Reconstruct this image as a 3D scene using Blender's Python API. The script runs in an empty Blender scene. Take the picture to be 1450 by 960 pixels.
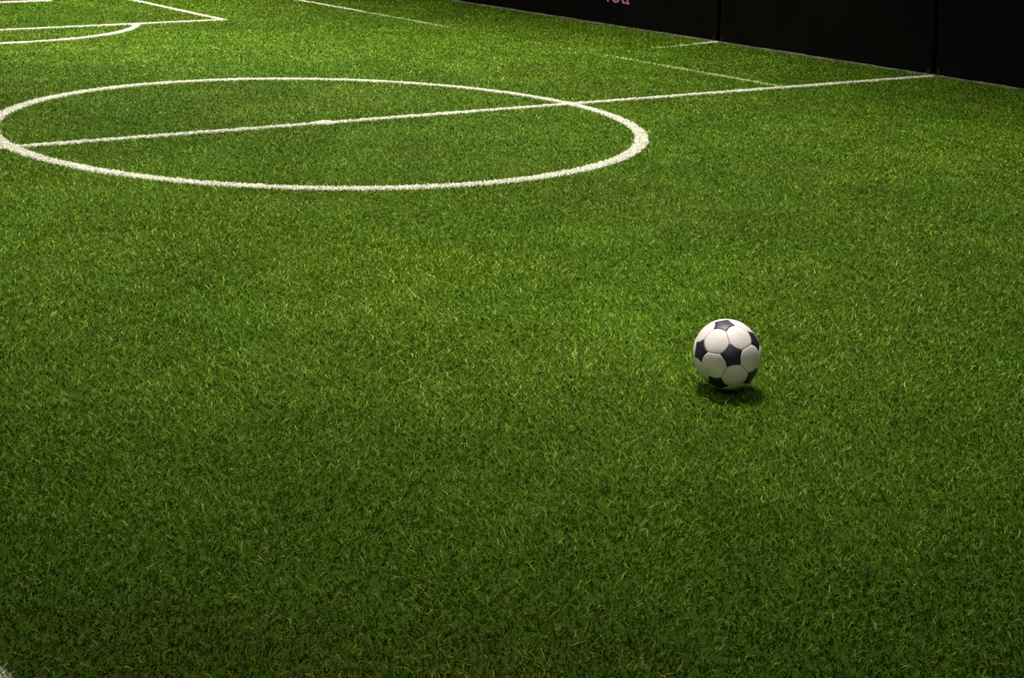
import bpy, bmesh, math, random
import numpy as np
from mathutils import Vector, Matrix

random.seed(7)
rng = np.random.default_rng(7)
scene = bpy.context.scene
col = scene.collection

# ---------------------------------------------------------------- camera
CAM_H = 1.640
ROLL = 0.0399
F_PX = 2183.4
cam_data = bpy.data.cameras.new('camera')
cam_data.sensor_fit = 'HORIZONTAL'
cam_data.sensor_width = 36.0
cam_data.lens = 36.0 * F_PX / 1450.0
cam_data.shift_x = -26.3 / 1450.0
cam_data.shift_y = -658.6 / 1450.0
cam_data.clip_start = 0.05
cam_data.clip_end = 200
cam = bpy.data.objects.new('camera', cam_data)
col.objects.link(cam)
cr, sr = math.cos(ROLL), math.sin(ROLL)
right = Vector((cr, 0, sr)); up = Vector((-sr, 0, cr)); back = Vector((0, -1, 0))
m = Matrix((right, up, back)).transposed().to_4x4()
m.translation = Vector((0, 0, CAM_H))
cam.matrix_world = m
scene.camera = cam

# ---------------------------------------------------------------- pitch frame (metres)
TH = 0.65884
PC = Vector((-1.2405, 9.804))                     # centre spot
E1 = Vector((math.cos(TH), math.sin(TH)))         # along the halfway line, towards the wall
E2 = Vector((-math.sin(TH), math.cos(TH)))        # along the wall, away from the camera


def P(a, b, z=0.0):
    v = PC + E1 * a + E2 * b
    return Vector((v.x, v.y, z))


# ---------------------------------------------------------------- world, lamps, exposure
world = bpy.data.worlds.new('hall_ambient')
scene.world = world
world.use_nodes = True
bg = world.node_tree.nodes['Background']
bg.inputs['Color'].default_value = (1.0, 0.96, 0.88, 1)
bg.inputs['Strength'].default_value = 0.035


def ceiling_or_fill_lamp(a, b, z, power, size, tilt_to=None):
    d = bpy.data.lights.new('ceiling_or_fill_lamp', 'AREA')
    d.shape = 'DISK'
    d.size = size
    d.spread = math.radians(124)
    d.energy = power
    d.color = (1.0, 0.95, 0.86)
    o = bpy.data.objects.new('ceiling_or_fill_lamp', d)
    col.objects.link(o)
    p = P(a, b, z)
    o.location = p
    t = P(*(tilt_to or (a, b)), 0)
    o.rotation_euler = (t - p).to_track_quat('-Z', 'Y').to_euler()
    return o


LAMP_Z = 3.9
for la, lb, lp in ((-1.25, -4.2, 108), (2.9, -2.9, 90), (-3.6, -1.2, 100), (1.0, -0.4, 92), (3.8, 2.4, 130),
                   (-3.2, 3.6, 170), (1.0, 3.8, 190), (-2.2, 8.0, 200), (2.4, 8.0, 200)):
    ceiling_or_fill_lamp(la, lb, LAMP_Z, lp, 0.8)
# added fill light, aimed over the near turf to lighten the ball's lower front
ball_fill = ceiling_or_fill_lamp(-4.4, -8.3, LAMP_Z, 4.5, 0.6, tilt_to=(-1.1, -3.4))
ball_fill.data.spread = math.radians(46)

scene.view_settings.view_transform = 'Standard'
scene.view_settings.look = 'None'
scene.view_settings.gamma = 1.0
scene.view_settings.use_curve_mapping = False
scene.view_settings.exposure = 0.0


# ---------------------------------------------------------------- materials
def new_mat(name):
    mt = bpy.data.materials.new(name)
    mt.use_nodes = True
    nt = mt.node_tree
    b = nt.nodes['Principled BSDF']
    return mt, nt, b


def blade_material(name, rough=0.42, spec=0.45):
    mt, nt, b = new_mat(name)
    at = nt.nodes.new('ShaderNodeAttribute'); at.attribute_name = 'tint'
    nt.links.new(at.outputs['Color'], b.inputs['Base Color'])
    b.inputs['Roughness'].default_value = rough
    b.inputs['Specular IOR Level'].default_value = spec
    return mt


def noise_material(name, c1, c2, scale, rough, spec, bump=0.0, bump_scale=None, detail=4):
    mt, nt, b = new_mat(name)
    tc = nt.nodes.new('ShaderNodeTexCoord')
    nz = nt.nodes.new('ShaderNodeTexNoise')
    nz.inputs['Scale'].default_value = scale
    nz.inputs['Detail'].default_value = detail
    rp = nt.nodes.new('ShaderNodeValToRGB')
    rp.color_ramp.elements[0].position = 0.35
    rp.color_ramp.elements[1].position = 0.65
    rp.color_ramp.elements[0].color = (*c1, 1)
    rp.color_ramp.elements[1].color = (*c2, 1)
    nt.links.new(tc.outputs['Object'], nz.inputs['Vector'])
    nt.links.new(nz.outputs['Fac'], rp.inputs['Fac'])
    nt.links.new(rp.outputs['Color'], b.inputs['Base Color'])
    b.inputs['Roughness'].default_value = rough
    b.inputs['Specular IOR Level'].default_value = spec
    if bump:
        n2 = nt.nodes.new('ShaderNodeTexNoise')
        n2.inputs['Scale'].default_value = bump_scale or scale
        n2.inputs['Detail'].default_value = 3
        bp = nt.nodes.new('ShaderNodeBump')
        bp.inputs['Strength'].default_value = bump
        bp.inputs['Distance'].default_value = 0.002
        nt.links.new(tc.outputs['Object'], n2.inputs['Vector'])
        nt.links.new(n2.outputs['Fac'], bp.inputs['Height'])
        nt.links.new(bp.outputs['Normal'], b.inputs['Normal'])
    return mt


M_base = noise_material('turf_backing', (0.030, 0.065, 0.0012), (0.050, 0.095, 0.002), 60, 0.9, 0.1)
M_grass = blade_material('turf_fibre', 0.5, 0.09)
M_line = blade_material('white_turf_fibre', 0.6, 0.25)
M_linebase = noise_material('white_turf_backing', (0.55, 0.52, 0.44), (0.72, 0.70, 0.60), 90, 0.9, 0.1)
M_panel = noise_material('black_board', (0.0032, 0.0032, 0.0026), (0.0044, 0.0044, 0.0036), 3, 0.6, 0.02)
M_gap = noise_material('black_post', (0.001, 0.001, 0.001), (0.0014, 0.0014, 0.0014), 3, 0.9, 0.02)
M_trim = noise_material('pale_edge_strip', (0.08, 0.09, 0.055), (0.22, 0.22, 0.16), 9, 0.7, 0.2)
M_clip = noise_material('grey_bracket', (0.01, 0.01, 0.01), (0.016, 0.016, 0.016), 30, 0.5, 0.2)
M_pink = noise_material('magenta_print', (0.40, 0.12, 0.32), (0.48, 0.16, 0.38), 20, 0.5, 0.3)
M_white = noise_material('white_leather', (0.78, 0.71, 0.69), (0.88, 0.81, 0.79), 22, 0.42, 0.4, 0.25, 500)
M_black = noise_material('navy_black_leather', (0.012, 0.009, 0.028), (0.018, 0.014, 0.038), 22, 0.44, 0.6, 0.25, 500)
M_seam = noise_material('seam', (0.03, 0.026, 0.026), (0.05, 0.045, 0.04), 60, 0.9, 0.1)


def link_mesh(name, verts, faces, mat, parent=None, smooth=False):
    me = bpy.data.meshes.new(name)
    me.from_pydata([tuple(v) for v in verts], [], faces)
    me.materials.append(mat)
    if smooth:
        me.polygons.foreach_set('use_smooth', [True] * len(me.polygons))
    me.update()
    o = bpy.data.objects.new(name, me)
    col.objects.link(o)
    if parent is not None:
        o.parent = parent
    return o


def box_geo(c, ax, ay, az, hx, hy, hz, bevel=0.0):
    """oriented box as verts/faces; ax, ay, az unit axes"""
    bm = bmesh.new()
    bmesh.ops.create_cube(bm, size=1.0)
    for v in bm.verts:
        v.co = Vector((v.co.x * 2 * hx, v.co.y * 2 * hy, v.co.z * 2 * hz))
    if bevel:
        bmesh.ops.bevel(bm, geom=bm.edges[:], offset=bevel, segments=2, affect='EDGES')
    mt = Matrix((ax, ay, az)).transposed().to_4x4()
    mt.translation = c
    bm.transform(mt)
    bm.normal_update()
    return bm


def bm_obj(name, bm, mat, parent=None):
    me = bpy.data.meshes.new(name)
    bm.to_mesh(me)
    bm.free()
    me.materials.append(mat)
    o = bpy.data.objects.new(name, me)
    col.objects.link(o)
    if parent is not None:
        o.parent = parent
    return o


# ---------------------------------------------------------------- pitch floor
WALL_A = 6.14
fl = [(-14, -16, 0), (WALL_A + 0.0, -16, 0), (WALL_A + 0.0, 16, 0), (-14, 16, 0)]
floor = link_mesh('floor', fl, [(0, 1, 2, 3)], M_base)
floor.location = P(0, 0); floor.rotation_euler = (0, 0, TH)
floor['kind'] = 'structure'
floor['label'] = 'green indoor football pitch with white line markings'

# --- line markings: each one a set of (a, b) polylines with half-width, in pitch metres
PILE = 0.020
ARC_C = (-0.526, 6.65); ARC_R = 1.964


def arc_pts(c, r, t0, t1, n):
    return [(c[0] + r * math.cos(t0 + (t1 - t0) * i / n), c[1] + r * math.sin(t0 + (t1 - t0) * i / n)) for i in range(n + 1)]


LINES = [
    # name, label, polyline, width, wear(s -> share of white)
    ('centre_circle', 'large white centre circle on the green turf', arc_pts((0, 0), 2.007, 0, 2 * math.pi, 160), 0.074, None),
    ('halfway_line', 'long white halfway line crossing the centre circle to the black wall', [(-6, 0), (WALL_A - 0.01, 0)], 0.056, None),
    ('centre_spot', 'small white centre spot on the halfway line', None, 0.0, None),
    ('penalty_box_front_line', 'white front line of the penalty box behind the centre circle', [(-4.0, 5.30), (-0.14, 5.68), (2.30, 6.0)], 0.060, None),
    ('penalty_box_side_line', 'white side line of the penalty box running towards the goal line', [(2.27, 5.97), (2.27, 9.3)], 0.060, None),
    ('penalty_arc', 'white curved arc in front of the penalty box', arc_pts(ARC_C, ARC_R, math.radians(-154), math.radians(-26), 60), 0.060, None),
    ('goal_line', 'white goal line at the far end beyond the penalty box', [(-3.0, 8.05), (0.5, 8.27), (1.35, 8.40)], 0.10, None),
    ('touchline', 'thin worn white touchline between the centre circle and the black wall', [(4.24, 0.03), (4.20, 10.0)], 0.045, 'worn'),
    ('corner_mark', 'faint worn white mark reaching the foot of a wall joint', [(4.95, 2.46), (WALL_A - 0.01, 2.69)], 0.045, 'stub'),
    ('opposite_touchline', 'white touchline across the pitch from the black wall', [(-3.966, -9.0), (-3.966, -4.6)], 0.11, None),
]


def wear_fn(kind, a, b):
    if kind == 'worn':
        return np.interp(b, [0, 1.25, 1.35, 1.8, 2.2, 4.6, 5.2, 6.2, 6.35, 6.45, 10], [.55, .5, .25, .16, .02, .02, .16, .35, .2, .95, .95])
    if kind == 'stub':
        return np.interp(a, [4.9, 5.2, 5.7, 5.85, 6.2], [.04, .12, .22, .8, 1.0])
    return np.ones_like(a)


def seg_dist(a, b, poly):
    """distance to polyline"""
    d = np.full(a.shape, 1e9)
    for (x0, y0), (x1, y1) in zip(poly[:-1], poly[1:]):
        dx, dy = x1 - x0, y1 - y0
        L = dx * dx + dy * dy
        t = np.clip(((a - x0) * dx + (b - y0) * dy) / L, 0, 1)
        d = np.minimum(d, np.hypot(a - x0 - t * dx, b - y0 - t * dy))
    return d


def line_dist(name, a, b, poly):
    if name == 'centre_circle':
        return np.abs(np.hypot(a, b) - 2.007)
    if name == 'centre_spot':
        return np.where(np.hypot(a, b) < 0.065, 0.0, 1e9)
    if name == 'penalty_arc':
        ang = np.arctan2(b - ARC_C[1], a - ARC_C[0])
        ok = (ang > math.radians(-154)) & (ang < math.radians(-26))
        return np.where(ok, np.abs(np.hypot(a - ARC_C[0], b - ARC_C[1]) - ARC_R), 1e9)
    return seg_dist(a, b, poly)


# ---------------------------------------------------------------- fibre generator
def vnoise(x, y, seed):
    """smooth value noise"""
    r = np.random.default_rng(seed)
    tab = r.random((64, 64))
    xi = np.floor(x).astype(int); yi = np.floor(y).astype(int)
    fx = x - xi; fy = y - yi
    fx = fx * fx * (3 - 2 * fx); fy = fy * fy * (3 - 2 * fy)
    g = lambda i, j: tab[i % 64, j % 64]
    return (g(xi, yi) * (1 - fx) * (1 - fy) + g(xi + 1, yi) * fx * (1 - fy)
            + g(xi, yi + 1) * (1 - fx) * fy + g(xi + 1, yi + 1) * fx * fy)


BALL_R = 0.110
BALL_Z = 0.010 + BALL_R
BALL_XY = Vector((0.694, 4.964))


def fibre_mesh(name, x, y, wid, hgt, tint, mat, parent=None, lean_amt=1.4):
    n = len(x)
    az = (vnoise(x * 2.3, y * 2.3, 3) * 2 + vnoise(x * 9, y * 9, 4)) * 2.6 + rng.normal(0, 1.7, n)
    ln = np.clip(rng.normal(lean_amt, 0.7, n), 0.05, 2.1)
    dx, dy = np.cos(az), np.sin(az)
    fa = rng.uniform(0, math.pi, n)
    wx, wy = np.cos(fa) * wid * .5, np.sin(fa) * wid * .5
    # keep fibres under the ball pressed down
    rr = np.hypot(x - BALL_XY.x, y - BALL_XY.y)
    under = BALL_Z - np.sqrt(np.maximum(BALL_R ** 2 - rr ** 2, 0))
    hgt = np.where(rr < 0.085, np.minimum(hgt, np.maximum(under - 0.003, 0.003)), hgt)
    ln = np.where(rr < 0.085, np.minimum(ln, 0.4), ln)
    hm, ht = hgt * rng.uniform(.55, .95, n), hgt
    om, ot = hgt * ln * 0.5, hgt * ln * 0.5
    az2 = az + rng.normal(0, 0.9, n)
    tx, ty = dx * om + np.cos(az2) * ot, dy * om + np.sin(az2) * ot
    V = np.empty((n, 5, 3), np.float32)
    V[:, 0] = np.stack([x - wx, y - wy, np.zeros(n)], 1)
    V[:, 1] = np.stack([x + wx, y + wy, np.zeros(n)], 1)
    V[:, 2] = np.stack([x + dx * om + wx, y + dy * om + wy, hm], 1)
    V[:, 3] = np.stack([x + dx * om - wx, y + dy * om - wy, hm], 1)
    V[:, 4] = np.stack([x + tx, y + ty, ht], 1)
    vx, vy = V[:, :, 0] - PC.x, V[:, :, 1] - PC.y    # into the pitch frame
    V[:, :, 0], V[:, :, 1] = vx * E1.x + vy * E1.y, vx * E2.x + vy * E2.y
    V[:, :, 0] = np.minimum(V[:, :, 0], WALL_A - 0.001)
    me = bpy.data.meshes.new(name)
    me.vertices.add(n * 5)
    me.vertices.foreach_set('co', V.ravel())
    base = (np.arange(n) * 5)[:, None]
    loops = (base + np.array([0, 1, 2, 3, 3, 2, 4])[None]).astype(np.int32).ravel()
    me.loops.add(n * 7)
    me.loops.foreach_set('vertex_index', loops)
    me.polygons.add(n * 2)
    st = np.stack([np.arange(n) * 7, np.arange(n) * 7 + 4], 1).astype(np.int32).ravel()
    me.polygons.foreach_set('loop_start', st)
    at = me.attributes.new('tint', 'FLOAT_COLOR', 'POINT')
    C = np.ones((n, 5, 4), np.float32)
    C[:, :, :3] = tint[:, None, :]
    at.data.foreach_set('color', C.ravel())
    me.materials.append(mat)
    me.update(calc_edges=True)
    me.validate()
    o = bpy.data.objects.new(name, me)
    col.objects.link(o)
    if parent is not None:
        o.parent = parent
    else:
        o.location = P(0, 0); o.rotation_euler = (0, 0, TH)
    return o


def green_tint(x, y, n):
    t = rng.random(n)
    dark = np.array([0.030, 0.080, 0.0008]); mid = np.array([0.104, 0.215, 0.0020]); pale = np.array([0.330, 0.450, 0.070])
    c = np.where(t[:, None] < .5, dark + (mid - dark) * (t[:, None] * 2), mid + (pale - mid) * ((t[:, None] - .5) * 2) ** 2.6)
    patch = vnoise(x * 3.1, y * 3.1, 11) * .6 + vnoise(x * 11, y * 11, 12) * .4
    c = c * (0.78 + 0.44 * patch)[:, None]
    yel = vnoise(x * 1.7, y * 1.7, 13)[:, None]
    c = c * (1 + (yel - .5) * np.array([.30, 0, .2]))
    return c


# ---------------------------------------------------------------- green fibres over the seen part of the pitch
def sample_field():
    xs, ys = [], []
    z0 = 2.4
    while z0 < 22.0:
        z1 = z0 + 0.4
        zc = .5 * (z0 + z1)
        half = 0.345 * zc + 1.05
        dens = 19000 * min(1.0, (4.2 / zc)) ** 1.25
        n = int(dens * (z1 - z0) * 2 * half)
        xs.append(rng.uniform(-half, half, n) - 0.012 * zc)
        ys.append(rng.uniform(z0, z1, n))
        z0 = z1
    return np.concatenate(xs), np.concatenate(ys)


gx, gy = sample_field()
ga = (gx - PC.x) * E1.x + (gy - PC.y) * E1.y
gb = (gx - PC.x) * E2.x + (gy - PC.y) * E2.y
keep = (ga < WALL_A - 0.012) & (gb < 9.6)
for name, label, poly, w, wear in LINES:
    d = line_dist(name, ga, gb, poly)
    inside = d < w / 2 + 0.003
    keep &= ~(inside & (rng.random(len(ga)) < wear_fn(wear, ga, gb)))
gx, gy, ga, gb = gx[keep], gy[keep], ga[keep], gb[keep]
n = len(gx)
far = np.maximum(1.0, gy / 4.2) ** 0.6
turf = fibre_mesh('artificial_turf', gx, gy, rng.uniform(.0014, .0032, n) * far, rng.uniform(.007, .015, n), green_tint(gx, gy, n), M_grass)
turf['kind'] = 'stuff'
turf['label'] = 'short green artificial grass covering the indoor pitch'
turf['category'] = 'grass'

# ---------------------------------------------------------------- white markings, tufted like the turf
for name, label, poly, w, wear in LINES:
    # candidate points in the line's box
    if name == 'centre_spot':
        A = rng.uniform(-.065, .065, 900); B = rng.uniform(-.065, .065, 900)
        k = np.hypot(A, B) < .065
        A, B = A[k], B[k]
    else:
        A, B = [], []
        for (x0, y0), (x1, y1) in zip(poly[:-1], poly[1:]):
            L = math.hypot(x1 - x0, y1 - y0)
            m_ = max(2, int(L * w * 42000))
            t = rng.random(m_); s = rng.uniform(-w / 2, w / 2, m_)
            A.append(x0 + (x1 - x0) * t - (y1 - y0) / L * s)
            B.append(y0 + (y1 - y0) * t + (x1 - x0) / L * s)
        A = np.concatenate(A); B = np.concatenate(B)
        k = (rng.random(len(A)) < wear_fn(wear, A, B)) & (A < WALL_A - 0.01)
        A, B = A[k], B[k]
    X = PC.x + E1.x * A + E2.x * B
    Y = PC.y + E1.y * A + E2.y * B
    nn = len(X)
    v = rng.uniform(.90, 1.0, nn)[:, None]
    tint = np.array([0.95, 0.95, 0.82]) * v
    if wear:
        tint = tint * np.where(wear_fn(wear, A, B) > .75, 1.0, .75)[:, None] * np.where((wear_fn(wear, A, B) > .75)[:, None], 1.0, np.array([[.85, 1.0, .55]]))
    f2 = np.maximum(1.0, Y / 5.2) ** 0.4
    o = fibre_mesh(name, X, Y, rng.uniform(.003, .005, nn) * f2, rng.uniform(.010, .0155, nn), tint, M_line, floor, lean_amt=0.9)
    o['label'] = label

# ---------------------------------------------------------------- perimeter wall of black boards
e1 = Vector((E1.x, E1.y, 0)); e2 = Vector((E2.x, E2.y, 0)); ez = Vector((0, 0, 1))
WALL_H = 2.4
PAN = 2.68
wall = bpy.data.objects.new('wall_right', None)
col.objects.link(wall)
wall.location = P(WALL_A, 0, 0); wall.rotation_euler = (0, 0, TH)
wall['kind'] = 'structure'
wall['label'] = 'black perimeter wall of tall boards along the pitch'
bpy.context.view_layer.update()
inv = wall.matrix_world.inverted()


def wall_part(name, bm, mat, parent=None):
    bm.transform(inv)
    return bm_obj(name, bm, mat, parent or wall)


panels = {}
JOINTS = [-8.04, -5.36, -2.68, 0.0, 2.68, 8.04, 13.4]
for i, (b0, b1) in enumerate(zip(JOINTS[:-1], JOINTS[1:])):
    c = P(WALL_A + 0.02, (b0 + b1) / 2, WALL_H / 2 + 0.012)
    panels[i] = wall_part('panel', box_geo(c, e1, e2, ez, 0.02, (b1 - b0) / 2 - 0.022, WALL_H / 2, 0.004), M_panel)
for i, jb in enumerate(JOINTS):
    c = P(WALL_A + 0.072, jb, WALL_H / 2)
    wall_part('post', box_geo(c, e1, e2, ez, 0.03, 0.05, WALL_H / 2, 0.003), M_gap)
    for s in (-1, 1):                              # small foot brackets either side of each joint
        k = i - (s < 0)
        if k in panels:
            c = P(WALL_A - 0.005, jb + s * 0.055, 0.045)
            wall_part('bracket', box_geo(c, e1, e2, ez, 0.006, 0.014, 0.025, 0.003), M_clip, panels[k])

# top rail on the boards
wall_part('top_rail', box_geo(P(WALL_A + 0.03, PAN, WALL_H + 0.035), e1, e2, ez, 0.05, 4 * PAN, 0.025, 0.004), M_panel)

# pale strip where the boards meet the turf
segs = []
vs, fs = [], []
b = -3 * PAN
while b < 5 * PAN:
    L = random.uniform(.12, .4)
    h = 0.015 + random.uniform(.0, .005)
    t = random.uniform(.006, .012)
    k = len(vs)
    for bb in (b, b + L):
        vs += [P(WALL_A - t, bb, 0), P(WALL_A - t, bb, h), P(WALL_A + .004, bb, h + .002), P(WALL_A + .004, bb, 0)]
    fs += [(k, k + 4, k + 5, k + 1), (k + 1, k + 5, k + 6, k + 2), (k + 2, k + 6, k + 7, k + 3), (k, k + 1, k + 2, k + 3), (k + 4, k + 7, k + 6, k + 5)]
    b += L
trim = link_mesh('trim_1', vs, fs, M_trim)
trim['kind'] = 'structure'
trim['label'] = 'thin pale edge strip along the foot of the black wall'

# magenta lettering printed on the board beyond the second joint
cu = bpy.data.curves.new('lettering', 'FONT')
cu.body = 'loa'
cu.size = 0.33
cu.space_character = 1.02
cu.extrude = 0.0008
cu.align_x = 'CENTER'
tmp = bpy.data.objects.new('lettering_curve', cu)
col.objects.link(tmp)
bpy.context.view_layer.update()
dg = bpy.context.evaluated_depsgraph_get()
tm = bpy.data.meshes.new_from_object(tmp.evaluated_get(dg))
bpy.data.objects.remove(tmp)
bmt = bmesh.new(); bmt.from_mesh(tm); bpy.data.meshes.remove(tm)
mt4 = Matrix((-e2, ez, -e1)).transposed().to_4x4()     # seen from the pitch: text runs towards the camera
mt4.translation = P(WALL_A - 0.0012, 4.25, 0.263)
bmt.transform(mt4)
lt = wall_part('lettering', bmt, M_pink, panels[4])
lt['label'] = 'magenta lettering on the black board'

# ---------------------------------------------------------------- football
ball = bpy.data.objects.new('football', None)
col.objects.link(ball)
ball.location = (BALL_XY.x, BALL_XY.y, BALL_Z)
ball['label'] = 'classic football with white hexagon and navy black pentagon panels resting on the grass'
ball['category'] = 'football'

g = (1 + 5 ** .5) / 2
ico = []
for s1 in (-1, 1):
    for s2 in (-g, g):
        ico += [(0, s1, s2), (s1, s2, 0), (s2, 0, s1)]
ico = np.array(ico) / math.sqrt(1 + g * g)
# orientation of the pentagons as seen (x right, y up, z to the viewer)
obs = np.array([(.201, 0), (-.114, .797), (-.805, .116), (-.43, -.60), (.66, -.60), (.85, .348),
                (-.294, .29), (-.40, -.348), (.171, -.60), (.68, -.145), (.351, .464)])
obs = np.c_[obs, np.sqrt(np.maximum(1 - (obs ** 2).sum(1), .03))]
obs /= np.linalg.norm(obs, axis=1)[:, None]
wgt = np.array([3, 1.5, 1, .5, .5, .5, 1.5, 1, 1, 1, 1.5])[:, None]
i0 = 0
nb = [j for j in range(12) if abs(ico[i0] @ ico[j] - 1 / 5 ** .5) < 1e-3]
# order neighbours round i0
ref = ico[nb[0]] - ico[i0] * (ico[i0] @ ico[nb[0]]); ref /= np.linalg.norm(ref); bi = np.cross(ico[i0], ref)
nb.sort(key=lambda j: math.atan2(ico[j] @ bi, ico[j] @ ref))
best = None
for k in range(5):
    ring = nb[k:] + nb[:k]
    src = [ico[i0]] + [ico[j] for j in ring]
    for q in range(5):
        h = ico[i0] + ico[ring[q]] + ico[ring[(q + 1) % 5]]
        src.append(h / np.linalg.norm(h))
    src = np.array(src)
    U, S_, Vt = np.linalg.svd((src * wgt).T @ obs)
    D = np.diag([1, 1, np.sign(np.linalg.det(Vt.T @ U.T))])
    Rm = Vt.T @ D @ U.T
    e = np.sum(wgt * (src @ Rm.T - obs) ** 2)
    if best is None or e < best[0]:
        best = (e, Rm)
vd = Vector((0, 0, CAM_H)) - ball.location
vd.normalize()
vr = right - vd * right.dot(vd); vr.normalize()
vu = vd.cross(vr)
VF = np.array([vr, vu, vd])                        # rows: view axes in world
dirs = (ico @ best[1].T) @ VF                       # pentagon centres in world axes


def unit(v):
    return v / np.linalg.norm(v)


# truncated icosahedron corners: corner (i, j) lies near pentagon i on the edge towards j
adj = {i: [j for j in range(12) if abs(dirs[i] @ dirs[j] - 1 / 5 ** .5) < 1e-3] for i in range(12)}
corner = {(i, j): unit(dirs[i] * 2 + dirs[j]) for i in adj for j in adj[i]}
BULGE = 0.038


def pent_edge(i, j, k, n=9):
    """shared edge of pentagon i between its corners towards j and k, pressed in by the round white panel"""
    a, b_ = corner[i, j], corner[i, k]
    out = []
    for q in range(n):
        t = q / n
        p = unit(a * (1 - t) + b_ * t)
        p = unit(p + unit(dirs[i] - p * (p @ dirs[i])) * BULGE * math.sin(math.pi * t))
        out.append(p)
    return out


def straight(a, b_, n=7):
    return [unit(a * (1 - q / n) + b_ * (q / n)) for q in range(n)]


def panel_mesh(name, ctr, rim, mat, puff):
    rim = np.array(rim)
    nr = len(rim)
    rings = [.30, .60, .82, .93, .975]
    verts = [ctr * BALL_R]
    faces = []
    for t in rings:
        lift = 1.0 - puff * max(0, (t - .60) / .375) ** 3
        for p in rim:
            verts.append(unit(ctr * (1 - t) + p * t) * BALL_R * lift)
    for p in rim:                                   # tucked seam edge
        verts.append(unit(ctr * .004 + p * .996) * BALL_R * .965)
    L = len(rings) + 1
    for q in range(nr):
        faces.append((0, 1 + q, 1 + (q + 1) % nr))
    for l in range(L - 1):
        for q in range(nr):
            a0 = 1 + l * nr + q; a1 = 1 + l * nr + (q + 1) % nr
            faces.append((a0, a0 + nr, a1 + nr, a1))
    o = link_mesh(name, verts, faces, mat, ball, smooth=True)
    return o


def ccw(i, js):
    r0 = unit(dirs[js[0]] - dirs[i] * (dirs[i] @ dirs[js[0]])); b0 = np.cross(dirs[i], r0)
    return sorted(js, key=lambda j: math.atan2(dirs[j] @ b0, dirs[j] @ r0))


for i in range(12):
    js = ccw(i, adj[i])
    rim = []
    for q in range(5):
        rim += pent_edge(i, js[q], js[(q + 1) % 5])
    panel_mesh('pentagon_panel', dirs[i], rim, M_black, 0.010)
done = set()
for i in range(12):
    for j in adj[i]:
        for k in adj[i]:
            if k in adj[j] and j < k and i < j:
                ctr = unit(dirs[i] + dirs[j] + dirs[k])
                tri = [i, j, k]
                if np.cross(dirs[j] - dirs[i], dirs[k] - dirs[i]) @ ctr < 0:
                    tri = [i, k, j]
                rim = []
                for q in range(3):
                    a_, b_, c_ = tri[q], tri[(q + 1) % 3], tri[(q + 2) % 3]
                    # along pentagon a_ from its corner towards c_ to the one towards b_
                    rim += pent_edge(a_, c_, b_)
                    rim += straight(corner[a_, b_], corner[b_, a_])
                panel_mesh('hexagon_panel', ctr, rim, M_white, 0.008)
bm = bmesh.new()
bmesh.ops.create_icosphere(bm, subdivisions=4, radius=BALL_R * 0.982)
bm_obj('seam', bm, M_seam, ball)
